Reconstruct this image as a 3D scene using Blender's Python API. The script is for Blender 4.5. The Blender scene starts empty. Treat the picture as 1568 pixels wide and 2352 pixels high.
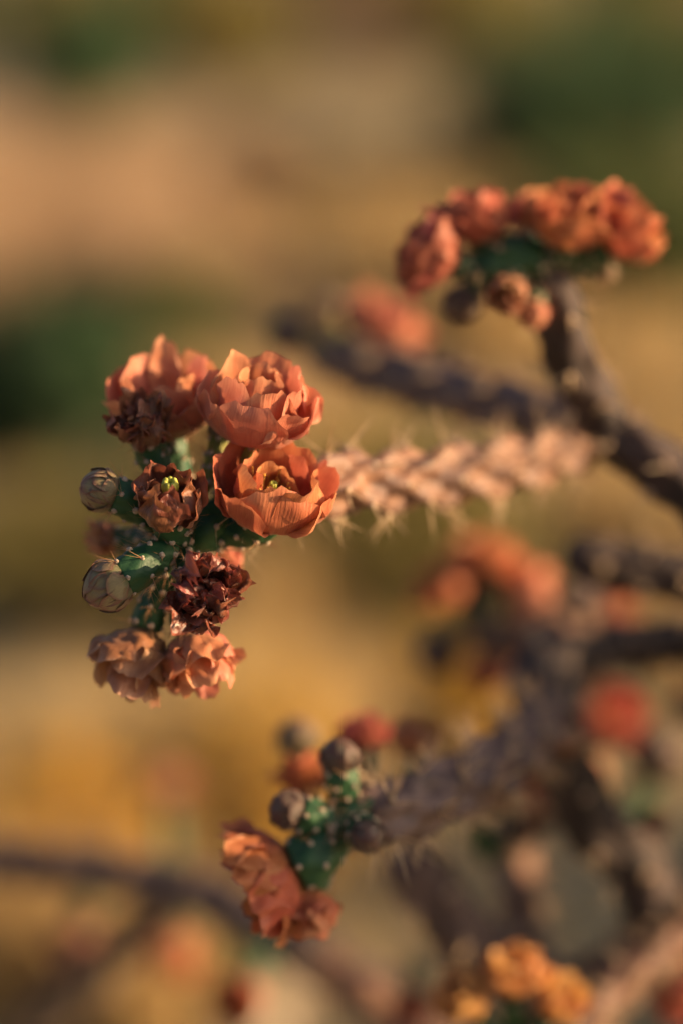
import bpy, bmesh, math, random
from mathutils import Vector, Matrix, noise
R = math.radians

# ------------------------------------------------------------------ camera
SC = bpy.context.scene
COL = SC.collection
HC, PITCH, LENS, FOCUS = 1.30, R(14), 85.0, 0.95
cam = bpy.data.cameras.new('camera'); cam_o = bpy.data.objects.new('camera', cam)
COL.objects.link(cam_o); SC.camera = cam_o
cam.sensor_fit = 'VERTICAL'; cam.sensor_height = 36; cam.sensor_width = 24; cam.lens = LENS
cam.clip_start = 0.02; cam.clip_end = 2000
cam_o.location = (0, 0, HC); cam_o.rotation_euler = (math.pi/2 - PITCH, 0, 0)
cam.dof.use_dof = True; cam.dof.focus_distance = FOCUS; cam.dof.aperture_fstop = 1.8
cam.dof.aperture_blades = 0
FW = Vector((0, math.cos(PITCH), -math.sin(PITCH))); UP = Vector((0, math.sin(PITCH), math.cos(PITCH))); RT = Vector((1, 0, 0))

# ------------------------------------------------------------------ sky, sun, exposure
SUN_AZ, SUN_EL = R(93), R(16)     # compass from +Y (view direction) clockwise: 90 = from the right
w = bpy.data.worlds.new('World'); SC.world = w; w.use_nodes = True
nt = w.node_tree; bg = nt.nodes['Background']
sky = nt.nodes.new('ShaderNodeTexSky'); sky.sky_type = 'NISHITA'; sky.sun_disc = False
sky.sun_elevation = SUN_EL; sky.sun_rotation = SUN_AZ; sky.dust_density = 5.0; sky.air_density = 0.8; sky.ozone_density = 0.6
nt.links.new(sky.outputs[0], bg.inputs[0]); bg.inputs[1].default_value = 0.075
sl = bpy.data.lights.new('sun', 'SUN'); sl.energy = 5.0; sl.angle = R(0.6); sl.color = (1.0, 0.66, 0.35)
sun = bpy.data.objects.new('sun', sl); COL.objects.link(sun)
sd = Vector((math.sin(SUN_AZ)*math.cos(SUN_EL), math.cos(SUN_AZ)*math.cos(SUN_EL), math.sin(SUN_EL)))
sun.rotation_euler = sd.to_track_quat('Z', 'Y').to_euler(); sun.location = (3, 0, 3)
SC.view_settings.view_transform = 'Standard'; SC.view_settings.look = 'None'
SC.view_settings.exposure = 1.22; SC.view_settings.gamma = 1.0
SC.render.engine = 'CYCLES'
SC.cycles.use_denoising = True; SC.cycles.use_adaptive_sampling = False
SC.cycles.max_bounces = 8; SC.cycles.transmission_bounces = 4; SC.cycles.diffuse_bounces = 4
SC.cycles.sample_clamp_indirect = 4.0

# ------------------------------------------------------------------ helpers
K = 36.0/LENS/2352.0
def V(x, y, dl=0.0):
    """a point of the place seen at (x, y), dl metres behind the focused flower"""
    d = FOCUS + dl
    return Vector((0, 0, HC)) + FW*d + RT*((x-784)*K*d) + UP*((1176-y)*K*d)
def sm(a, b, x):
    t = min(1, max(0, (x-a)/(b-a))); return t*t*(3-2*t)
def gz(x, y):
    far = sm(5, 60, math.hypot(x, y-4))
    return (0.07*noise.noise(Vector((x*.55, y*.55, 0)))*sm(1.0, 3.5, math.hypot(x-.28, y-1.3)) + far*0.9*noise.noise(Vector((x*.03, y*.03, 4)))
            + 0.30*math.exp(-((x+2.3)/1.3)**2-((y-9.3)/2.0)**2))  # low bank added so that its slope faces the sun and brightens
def gp(x, d):
    """ground point at depth d in the direction x"""
    p = Vector((0, 0, HC)) + FW*d + RT*((x-784)*K*d)
    q = p + UP*(-p.z/UP.z)
    for _ in range(6): q = p + UP*((gz(q.x, q.y)-p.z)/UP.z)
    return q
def cdir(ax, ay, az):
    return (RT*ax + UP*ay - FW*az).normalized()
def mesh(name, v, f, mats, smooth=True, uv=None, mi=None):
    me = bpy.data.meshes.new(name); me.from_pydata([tuple(p) for p in v], [], f)
    for m in (mats if isinstance(mats, (list, tuple)) else [mats]): me.materials.append(m)
    if mi: me.polygons.foreach_set('material_index', mi)
    if smooth: me.polygons.foreach_set('use_smooth', [True]*len(me.polygons))
    if uv:
        ul = me.uv_layers.new(name='UVMap'); li = [0]*len(me.loops)
        me.loops.foreach_get('vertex_index', li)
        fl = []
        for i in li: fl += uv[i]
        ul.data.foreach_set('uv', fl)
    me.update(); return me
def ob(name, data, parent=None, loc=None, mat=None, label=None, cat=None, group=None, kind=None):
    o = bpy.data.objects.new(name, data); COL.objects.link(o)
    if parent: o.parent = parent
    if mat is not None: o.matrix_local = mat
    elif loc is not None: o.location = loc
    if label: o['label'] = label
    if cat: o['category'] = cat
    if group: o['group'] = group
    if kind: o['kind'] = kind
    return o
class MB:
    def __init__(s): s.v = []; s.f = []
    def add(s, v, f):
        n = len(s.v); s.v += v; s.f += [tuple(i+n for i in q) for q in f]
    def cone(s, a, b, r0, r1=0.0, n=4):
        d = (b-a); z = d.normalized() if d.length > 1e-9 else Vector((0, 0, 1))
        x = z.orthogonal().normalized(); y = z.cross(x)
        n0 = len(s.v)
        for k in range(n):
            c = x*math.cos(2*math.pi*k/n) + y*math.sin(2*math.pi*k/n); s.v.append(a+c*r0)
        if r1 <= 0:
            s.v.append(b)
            for k in range(n): s.f.append((n0+k, n0+(k+1) % n, n0+n))
        else:
            for k in range(n):
                c = x*math.cos(2*math.pi*k/n) + y*math.sin(2*math.pi*k/n); s.v.append(b+c*r1)
            for k in range(n): s.f.append((n0+k, n0+(k+1) % n, n0+n+(k+1) % n, n0+n+k))
            s.f.append(tuple(n0+n+k for k in range(n)))
def frame(z, roll=0.0):
    z = z.normalized(); x = z.orthogonal().normalized()
    ref = UP - z*UP.dot(z)
    if ref.length > 0.05: x = ref.normalized()
    y = z.cross(x)
    m = Matrix((x, y, z)).transposed()
    return m @ Matrix.Rotation(roll, 3, 'Z')

# ------------------------------------------------------------------ materials
def newmat(name):
    m = bpy.data.materials.new(name); m.use_nodes = True
    n = m.node_tree.nodes; n.clear()
    out = n.new('ShaderNodeOutputMaterial')
    return m, n, m.node_tree.links, out
def ramp(n, pts):
    r = n.new('ShaderNodeValToRGB'); e = r.color_ramp.elements
    while len(e) < len(pts): e.new(0.5)
    for i, (p, c) in enumerate(pts):
        e[i].position = p; e[i].color = (c[0], c[1], c[2], 1)
    return r
def petal_mat(name, base, body, edge, dark, trans=0.42, gloss=0.45, spec=0.35, crumple=0.0):
    """petal: base/body/edge colour along its length, veins, thin and translucent"""
    m, n, l, out = newmat(name)
    uv = n.new('ShaderNodeUVMap'); uv.uv_map = 'UVMap'
    sp = n.new('ShaderNodeSeparateXYZ'); l.new(uv.outputs[0], sp.inputs[0])
    rp = ramp(n, [(0.0, base), (0.34, body), (0.8, body), (1.0, edge)])
    l.new(sp.outputs[1], rp.inputs[0])
    ea = n.new('ShaderNodeMath'); ea.operation = 'MULTIPLY_ADD'; ea.inputs[1].default_value = 2; ea.inputs[2].default_value = -1; l.new(sp.outputs[0], ea.inputs[0])
    eb = n.new('ShaderNodeMath'); eb.operation = 'ABSOLUTE'; l.new(ea.outputs[0], eb.inputs[0])
    ec = n.new('ShaderNodeMath'); ec.operation = 'POWER'; ec.inputs[1].default_value = 5; l.new(eb.outputs[0], ec.inputs[0])
    em = n.new('ShaderNodeMixRGB'); l.new(ec.outputs[0], em.inputs[0]); l.new(rp.outputs[0], em.inputs[1]); em.inputs[2].default_value = (*edge, 1)
    rp = em
    mp = n.new('ShaderNodeMapping'); mp.inputs['Scale'].default_value = (38, 2.6, 1); l.new(uv.outputs[0], mp.inputs[0])
    oi = n.new('ShaderNodeObjectInfo')
    ad = n.new('ShaderNodeVectorMath'); ad.operation = 'ADD'
    cm = n.new('ShaderNodeCombineXYZ'); mu = n.new('ShaderNodeMath'); mu.operation = 'MULTIPLY'; mu.inputs[1].default_value = 37
    l.new(oi.outputs['Random'], mu.inputs[0]); l.new(mu.outputs[0], cm.inputs[0]); l.new(mu.outputs[0], cm.inputs[2])
    l.new(mp.outputs[0], ad.inputs[0]); l.new(cm.outputs[0], ad.inputs[1])
    vn = n.new('ShaderNodeTexNoise'); vn.inputs['Scale'].default_value = 1.0; vn.inputs['Detail'].default_value = 4; l.new(ad.outputs[0], vn.inputs['Vector'])
    tc = n.new('ShaderNodeTexCoord')
    bn = n.new('ShaderNodeTexNoise'); bn.inputs['Scale'].default_value = 95; bn.inputs['Detail'].default_value = 5; l.new(tc.outputs['Object'], bn.inputs['Vector'])
    vr = n.new('ShaderNodeMapRange'); vr.inputs[1].default_value = 0.42; vr.inputs[2].default_value = 0.72; vr.inputs[4].default_value = 0.55; l.new(vn.outputs[0], vr.inputs[0])
    br = n.new('ShaderNodeMapRange'); br.inputs[1].default_value = 0.45; br.inputs[2].default_value = 0.75; br.inputs[4].default_value = 0.65; l.new(bn.outputs[0], br.inputs[0])
    mx = n.new('ShaderNodeMixRGB'); l.new(vr.outputs[0], mx.inputs[0]); l.new(rp.outputs[0], mx.inputs[1]); mx.inputs[2].default_value = (*dark, 1)
    mx2 = n.new('ShaderNodeMixRGB'); l.new(br.outputs[0], mx2.inputs[0]); l.new(mx.outputs[0], mx2.inputs[1]); mx2.inputs[2].default_value = (*dark, 1)
    hs = n.new('ShaderNodeHueSaturation'); l.new(mx2.outputs[0], hs.inputs['Color'])
    hr = n.new('ShaderNodeMapRange'); hr.inputs[3].default_value = 0.488; hr.inputs[4].default_value = 0.514; l.new(oi.outputs['Random'], hr.inputs[0]); l.new(hr.outputs[0], hs.inputs['Hue'])
    b = n.new('ShaderNodeBsdfPrincipled'); b.inputs['Roughness'].default_value = gloss
    b.inputs['Specular IOR Level'].default_value = spec
    b.inputs['Sheen Weight'].default_value = 0.25; b.inputs['Sheen Roughness'].default_value = 0.4
    b.inputs['Sheen Tint'].default_value = (1.0, 0.75, 0.6, 1)
    l.new(hs.outputs[0], b.inputs['Base Color'])
    t = n.new('ShaderNodeBsdfTranslucent'); l.new(hs.outputs[0], t.inputs['Color'])
    bu = n.new('ShaderNodeBump'); bu.inputs['Strength'].default_value = 0.6; bu.inputs['Distance'].default_value = 0.0007; l.new(vn.outputs[0], bu.inputs['Height'])
    bu2 = n.new('ShaderNodeBump'); bu2.inputs['Strength'].default_value = 0.5 + crumple; bu2.inputs['Distance'].default_value = 0.0014 + 0.002*crumple
    l.new(bn.outputs[0], bu2.inputs['Height']); l.new(bu.outputs[0], bu2.inputs['Normal'])
    l.new(bu2.outputs[0], b.inputs['Normal'])
    ms = n.new('ShaderNodeMixShader'); ms.inputs[0].default_value = trans
    l.new(b.outputs[0], ms.inputs[1]); l.new(t.outputs[0], ms.inputs[2]); l.new(ms.outputs[0], out.inputs[0])
    return m
def simple(name, c1, c2, scale=60, rough=0.6, trans=0.0, bump=0.0, bscale=300, spec=0.3, sheen=0.0, randv=0.0):
    m, n, l, out = newmat(name)
    tc = n.new('ShaderNodeTexCoord')
    t = n.new('ShaderNodeTexNoise'); t.inputs['Scale'].default_value = scale; t.inputs['Detail'].default_value = 6; l.new(tc.outputs['Object'], t.inputs['Vector'])
    rp = ramp(n, [(0.35, c1), (0.65, c2)]); l.new(t.outputs[0], rp.inputs[0])
    colr = rp.outputs[0]
    if randv:
        oi = n.new('ShaderNodeObjectInfo'); hs = n.new('ShaderNodeHueSaturation')
        mr = n.new('ShaderNodeMapRange'); mr.inputs[3].default_value = 1-randv; mr.inputs[4].default_value = 1+randv
        l.new(oi.outputs['Random'], mr.inputs[0]); l.new(mr.outputs[0], hs.inputs['Value']); l.new(colr, hs.inputs['Color']); colr = hs.outputs[0]
    b = n.new('ShaderNodeBsdfPrincipled'); b.inputs['Roughness'].default_value = rough; b.inputs['Specular IOR Level'].default_value = spec
    b.inputs['Sheen Weight'].default_value = sheen
    l.new(colr, b.inputs['Base Color'])
    if bump:
        t2 = n.new('ShaderNodeTexNoise'); t2.inputs['Scale'].default_value = bscale; t2.inputs['Detail'].default_value = 5; l.new(tc.outputs['Object'], t2.inputs['Vector'])
        bu = n.new('ShaderNodeBump'); bu.inputs['Strength'].default_value = 0.8; bu.inputs['Distance'].default_value = bump
        l.new(t2.outputs[0], bu.inputs['Height']); l.new(bu.outputs[0], b.inputs['Normal'])
    if trans:
        tr = n.new('ShaderNodeBsdfTranslucent'); l.new(colr, tr.inputs[0])
        ms = n.new('ShaderNodeMixShader'); ms.inputs[0].default_value = trans
        l.new(b.outputs[0], ms.inputs[1]); l.new(tr.outputs[0], ms.inputs[2]); l.new(ms.outputs[0], out.inputs[0])
    else:
        l.new(b.outputs[0], out.inputs[0])
    return m
M = {}
M['coral'] = petal_mat('coral_petal', (0.30, 0.26, 0.06), (0.52, 0.165, 0.080), (0.62, 0.25, 0.125), (0.36, 0.080, 0.042), trans=.30)
M['peach'] = petal_mat('peach_petal', (0.34, 0.28, 0.08), (0.56, 0.205, 0.120), (0.66, 0.30, 0.18), (0.42, 0.115, 0.07), trans=.30)
M['tan'] = petal_mat('tan_petal', (0.28, 0.20, 0.07), (0.45, 0.195, 0.095), (0.52, 0.29, 0.19), (0.30, 0.11, 0.06), trans=.30)
M['rust'] = petal_mat('rust_petal', (0.24, 0.14, 0.04), (0.44, 0.115, 0.045), (0.50, 0.18, 0.08), (0.30, 0.06, 0.025), trans=.30)
M['rose'] = petal_mat('rose_petal', (0.30, 0.20, 0.07), (0.46, 0.12, 0.085), (0.56, 0.19, 0.13), (0.30, 0.055, 0.045), trans=.35)
M['wilt'] = petal_mat('wilted_petal', (0.12, 0.09, 0.02), (0.23, 0.078, 0.044), (0.36, 0.12, 0.07), (0.10, 0.036, 0.02), trans=0.25, gloss=0.36, spec=0.5, crumple=0.6)
M['dry'] = petal_mat('dried_petal', (0.07, 0.03, 0.015), (0.13, 0.030, 0.020), (0.32, 0.075, 0.045), (0.05, 0.015, 0.010), trans=0.18, gloss=0.30, spec=0.6, crumple=0.8)
M['sepal'] = petal_mat('bud_scale', (0.070, 0.105, 0.028), (0.24, 0.195, 0.105), (0.20, 0.075, 0.065), (0.13, 0.095, 0.055), trans=0.10, gloss=0.42)
M['sepal_dark'] = petal_mat('dark_bud_scale', (0.05, 0.07, 0.025), (0.11, 0.082, 0.062), (0.12, 0.05, 0.042), (0.08, 0.05, 0.045), trans=0.08, gloss=0.45)
M['green'] = simple('green_flesh', (0.014, 0.056, 0.026), (0.030, 0.088, 0.034), 70, rough=0.52, bump=0.0004, bscale=500, spec=0.3)
M['yellowgreen_lit'] = simple('yellow_green_lit_flesh', (0.16, 0.20, 0.04), (0.30, 0.28, 0.07), 80, rough=0.5, trans=0.2)  # sunlight on the slender green bases put into a lighter yellow-green
M['wool'] = simple('areole_wool', (0.40, 0.29, 0.21), (0.54, 0.42, 0.32), 900, rough=0.95, bump=0.0006, bscale=1800, spec=0.05, sheen=0.4)
M['spine'] = simple('spine_straw', (0.50, 0.36, 0.22), (0.68, 0.52, 0.34), 200, rough=0.45, trans=0.25)
M['bristle'] = simple('bristle_red', (0.36, 0.16, 0.08), (0.55, 0.32, 0.16), 200, rough=0.5, trans=0.2)
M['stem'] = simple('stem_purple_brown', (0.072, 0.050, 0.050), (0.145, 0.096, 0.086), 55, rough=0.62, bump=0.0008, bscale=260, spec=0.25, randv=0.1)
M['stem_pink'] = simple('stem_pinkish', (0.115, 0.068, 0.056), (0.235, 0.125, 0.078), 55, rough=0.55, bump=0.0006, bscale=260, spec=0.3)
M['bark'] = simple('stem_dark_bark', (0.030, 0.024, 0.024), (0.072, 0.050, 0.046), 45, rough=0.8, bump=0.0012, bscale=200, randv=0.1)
M['stamen'] = simple('stamen_yellow', (0.62, 0.36, 0.06), (0.80, 0.52, 0.12), 300, rough=0.6, trans=0.2)
M['stigma'] = simple('stigma_green', (0.26, 0.28, 0.04), (0.38, 0.38, 0.07), 300, rough=0.5)

# ------------------------------------------------------------------ the cactus: an Empty at its foot
BASE = gp(1500, 1.42)
def cactus(label, loc):
    return ob('cholla_cactus', None, loc=loc, label=label, cat='cactus')
CH = cactus('branching cholla cactus with coral flowers, purple-brown spiny stems and green tips', BASE)
CH.empty_display_size = 0.1
def L(p): return p - BASE

def catmull(P, n):
    out = []
    Q = [P[0]*2 - P[1]] + P + [P[-1]*2 - P[-2]]
    for i in range(1, len(Q)-2):
        a, b, c, d = Q[i-1], Q[i], Q[i+1], Q[i+2]
        for k in range(n):
            t = k/n
            out.append(0.5*((2*b) + (c-a)*t + (2*a-5*b+4*c-d)*t*t + (3*b-a-3*c+d)*t**3))
    out.append(P[-1].copy()); return out
def branch(pts, mat='stem', name='branch', spl=0.013, nsp=5, label=None, tub=0.34, n=5, seed=0, spmat='spine', nv=30, step=0.0018, tipclose=True, spine_w=0.00048):
    """a cholla stem along pts [(x, y, dl, radius_mm)] running from root to tip, with spiralled tubercles and spines"""
    rnd = random.Random(seed)
    P4 = [Vector((*V(x, y, d), r*0.001)) for x, y, d, r in pts]
    C = catmull(P4, 40)
    # resample by length
    S = [0.0]
    for a, b in zip(C, C[1:]): S.append(S[-1] + (b.xyz-a.xyz).length)
    Lg = S[-1]; N = max(6, int(Lg/step)); path = []; j = 0
    for i in range(N+1):
        s = Lg*i/N
        while j < len(S)-2 and S[j+1] < s: j += 1
        t = (s-S[j])/max(1e-9, S[j+1]-S[j]); path.append(C[j].lerp(C[j+1], min(1, t)))
    ctr = [p.xyz for p in path]; rad = [p.w for p in path]
    T = [(ctr[min(N, i+1)]-ctr[max(0, i-1)]).normalized() for i in range(N+1)]
    x = T[0].orthogonal().normalized(); X = [x]
    for i in range(1, N+1):
        x = (x - T[i]*x.dot(T[i])).normalized(); X.append(x)
    rm = sum(rad)/len(rad); a = rm*1.75; tl = a*1.95          # row spacing, tubercle length
    ph = rnd.random()*6; ox = rnd.random()*50
    rows = int(Lg/a)+3
    v = []; f = []; tw = 2*math.pi/n
    for i in range(N+1):
        s = Lg*i/N; r = rad[i]; y = T[i].cross(X[i])
        end = 1.0
        if tipclose: e = (Lg-s)/(r*1.1); end = math.sqrt(max(0.0, 1-(1-min(1, e))**2))
        for k in range(nv):
            th = 2*math.pi*k/nv; h = 0
            j0 = int(s/a)
            for jr in range(j0-1, j0+3):
                off = ph + jr*tw*0.5
                dth = ((th-off + tw/2) % tw) - tw/2
                da = (s-(jr*a))/tl + 0.5                       # 0 tail .. 1 areole end
                if 0 < da < 1:
                    prof = math.sin(math.pi*da**1.45)
                    lat = 1-(dth/(tw*0.44))**2
                    if lat > 0: h = max(h, prof**0.8*lat**0.7)
            rr = r*(1-tub*0.62 + tub*h)*max(end, 0.02)
            d = X[i]*math.cos(th) + y*math.sin(th)
            q = ctr[i]+d*rr
            q += d*noise.noise(q*130+Vector((ox, 0, 0)))*r*0.09
            v.append(L(q))
    for i in range(N):
        for k in range(nv):
            k2 = (k+1) % nv; f.append((i*nv+k, i*nv+k2, (i+1)*nv+k2, (i+1)*nv+k))
    f.append(tuple(range(nv))[::-1]); f.append(tuple(N*nv+k for k in range(nv)))
    o = ob(name, mesh(name, v, f, M[mat]), CH, label=label)
    sp = MB(); ar = MB()
    for jr in range(0, rows):
        s = jr*a + tl*0.16
        if s > Lg*0.995 or s < 0: continue
        i = min(N, int(s/Lg*N)); y = T[i].cross(X[i])
        for q in range(n):
            th = ph + jr*tw*0.5 + q*tw
            d = X[i]*math.cos(th)+y*math.sin(th)
            p = ctr[i]+d*rad[i]*(1+tub*0.36)
            m = frame(d)
            wool(ar, L(p), d, rad[i]*0.16, rnd)
            for c in range(nsp+rnd.randint(-1, 2)):
                dd = (d*rnd.uniform(0.45, 1.2) + T[i]*rnd.uniform(-0.8, 0.9) + d.cross(T[i])*rnd.uniform(-0.8, 0.8)).normalized()
                sp.cone(L(p - d*rad[i]*0.08), L(p+dd*spl*rnd.uniform(0.55, 1.35)), spine_w*rnd.uniform(0.8, 1.3), n=3)
    if sp.v: ob('spines', mesh('spines', sp.v, sp.f, M[spmat], smooth=False), o, kind='stuff')
    if ar.v: ob('areoles', mesh('areoles', ar.v, ar.f, M['wool']), o, kind='stuff')
    return o
ICO = None
def ico(sub):
    bm = bmesh.new(); bmesh.ops.create_icosphere(bm, subdivisions=sub, radius=1)
    v = [x.co.copy() for x in bm.verts]; f = [tuple(a.index for a in x.verts) for x in bm.faces]; bm.free(); return v, f
I1 = ico(1); I2 = ico(2)
def wool(mb, p, d, r, rnd):
    m = frame(d)
    mb.add([p + m @ Vector((q.x*r, q.y*r*0.9, q.z*r*0.8)) for q in I1[0]], I1[1])
def areole_mesh(seed):
    v = [q*(0.00125*(1+0.35*noise.noise(q*2.3+Vector((seed*7, 0, 0))))) for q in I2[0]]
    v = [Vector((q.x, q.y, q.z*0.9)) for q in v]
    return mesh('areole', v, I2[1], M['wool'])
AREOLES = [areole_mesh(i) for i in range(4)]

# ------------------------------------------------------------------ petals
def petal(Ln, W, t0, t1, r0, z0, rnd, cup=1.0, ruf=0.1, crump=0.0, back=0.0, point=0.03, az=0.0, nu=11, nv=17, tipround=0.26, twist=0.0, notch=0.022):
    """vertices of one petal in its flower's frame (z along the flower's axis)"""
    ph = [rnd.uniform(0, 6.28) for _ in range(5)]; off = Vector((rnd.uniform(0, 99), rnd.uniform(0, 99), 0))
    NC = 40; cr = [r0]; cz = [z0]; ct = [t0]
    for i in range(NC*5//4):
        s = i/NC; t = t0+(t1-t0)*s + back*sm(0.72, 1.05, s)
        cr.append(cr[-1]+math.sin(t)*Ln/NC); cz.append(cz[-1]+math.cos(t)*Ln/NC); ct.append(t)
    vv = []; uv = []
    for j in range(nv+1):
        for i in range(nu):
            u = -1+2*i/(nu-1); s = j/nv
            le = 1 - tipround*abs(u)**3.4 + point*math.exp(-(u/0.16)**2) + notch*math.sin(7*u+ph[3]) + notch*0.7*math.sin(15*u+ph[4])
            se = s*le; q = min(se*NC, NC*5//4-1); a = int(q); fr = q-a
            r = cr[a]+(cr[a+1]-cr[a])*fr; z = cz[a]+(cz[a+1]-cz[a])*fr; t = ct[a]+(ct[a+1]-ct[a])*fr
            wd = W*0.5*(0.30+0.70*sm(0.0, 0.62, s))*(1-0.06*sm(0.75, 1, s))
            x = u*wd
            Rc = max(abs(r), W*0.33)/max(0.05, cup*(1-0.5*s*s))
            phi = x/Rc; lat = Rc*math.sin(phi); inn = Rc*(1-math.cos(phi))
            nr, nz = math.cos(t), -math.sin(t)
            e = abs(u)**1.6*sm(0.15, 0.9, s)
            dn = ruf*W*(0.55*e*math.sin(5.5*s+ph[0]+(2.2 if u > 0 else 0)) + 0.4*e*math.sin(11*s+ph[1]+u) + 0.35*sm(0.6, 1, s)*math.sin(5*u+ph[2]))
            pz = Vector((lat, r, z))
            if crump:
                g = pz*(1/0.0085)+off; g2 = pz*(1/0.0038)+off
                dn += crump*(noise.noise(g)*0.0050 + noise.noise(g2)*0.0021)*sm(0.05, 0.4, s)
                lat += crump*noise.noise(g+Vector((31, 7, 2)))*0.0035*s
                z += crump*noise.noise(g+Vector((3, 77, 2)))*0.0035*s
            dn -= inn
            lat += twist*s*z
            p = Vector((lat, r+nr*dn, z+nz*dn))
            ca, sa = math.cos(az), math.sin(az)
            vv.append(Vector((p.x*ca-p.y*sa, p.x*sa+p.y*ca, p.z))); uv.append((i/(nu-1), s))
    f = [(j*nu+i, j*nu+i+1, (j+1)*nu+i+1, (j+1)*nu+i) for j in range(nv) for i in range(nu-1)]
    return vv, f, uv

def green_base(top, axis, base, r_top, r_bot, rnd, roll=0, areoles=True, near=True, rings=4, per=6, bristle=0.008, ridge=0.10):
    """mesh (in the flower's local frame) of the green knobbly flower base, plus its areoles and bristles"""
    m = frame(axis, roll); mi = m.transposed()
    b = mi @ (base-top)
    if b.z > -0.004: b.z = -0.004
    p0, p1, p2, p3 = b, b*0.66+Vector((0, 0, -0.1*b.length)), Vector((0, 0, -0.42*b.length)), Vector((0, 0, 0))
    NS, NV = 22, 36; v = []; fr = []
    for i in range(NS+1):
        t = i/NS
        c = p0*(1-t)**3 + p1*3*t*(1-t)**2 + p2*3*t*t*(1-t) + p3*t**3
        d = ((p1-p0)*(1-t)**2 + (p2-p1)*2*t*(1-t) + (p3-p2)*t*t).normalized()
        x = (Vector((1, 0, 0))-d*d.x).normalized(); y = d.cross(x)
        r = r_bot+(r_top-r_bot)*sm(-0.1, 0.95, t); r *= (1-0.10*sm(0.86, 1.0, t))
        fr.append((c, d, x, y, r))
        for k in range(NV):
            th = 2*math.pi*k/NV
            h = 0
            for jr in range(rings):
                tt = 0.30+0.66*jr/(rings-1) if rings > 1 else 0.8
                dth = ((th-(jr % 2)*math.pi/per + math.pi/per) % (2*math.pi/per)) - math.pi/per
                da = (t-tt)/0.27
                if -1 < da < 0.45: h = max(h, (1-(da if da < 0 else da/0.45)**2)*max(0, 1-(dth/(math.pi/per*0.95))**2))
            rr = r*(1-ridge*0.6+ridge*1.9*h)
            v.append(c+x*(rr*math.cos(th))+y*(rr*math.sin(th)))
    f = [(i*NV+k, i*NV+(k+1) % NV, (i+1)*NV+(k+1) % NV, (i+1)*NV+k) for i in range(NS) for k in range(NV)]
    f.append(tuple(range(NV))[::-1]); f.append(tuple(NS*NV+k for k in range(NV)))
    ars = []; br = MB()
    for jr in range(rings):
        tt = 0.30+0.66*jr/(rings-1) if rings > 1 else 0.8
        c, d, x, y, r = fr[min(NS, int(tt*NS))]
        for q in range(per):
            th = (jr % 2)*math.pi/per + q*2*math.pi/per + rnd.uniform(-.12, .12)
            o = x*math.cos(th)+y*math.sin(th)
            p = c+o*r*(1+ridge*1.05)
            dd = (o+d*0.35).normalized()
            ars.append((p, dd))
            for _ in range(rnd.randint(2, 5)):
                e = (dd*rnd.uniform(.6, 1.2)+d*rnd.uniform(-.4, 1.0)+o.cross(d)*rnd.uniform(-.8, .8)).normalized()
                br.cone(p, p+e*bristle*rnd.uniform(.5, 1.6), 0.00014, n=3)
    return v, f, ars, br, m

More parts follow.
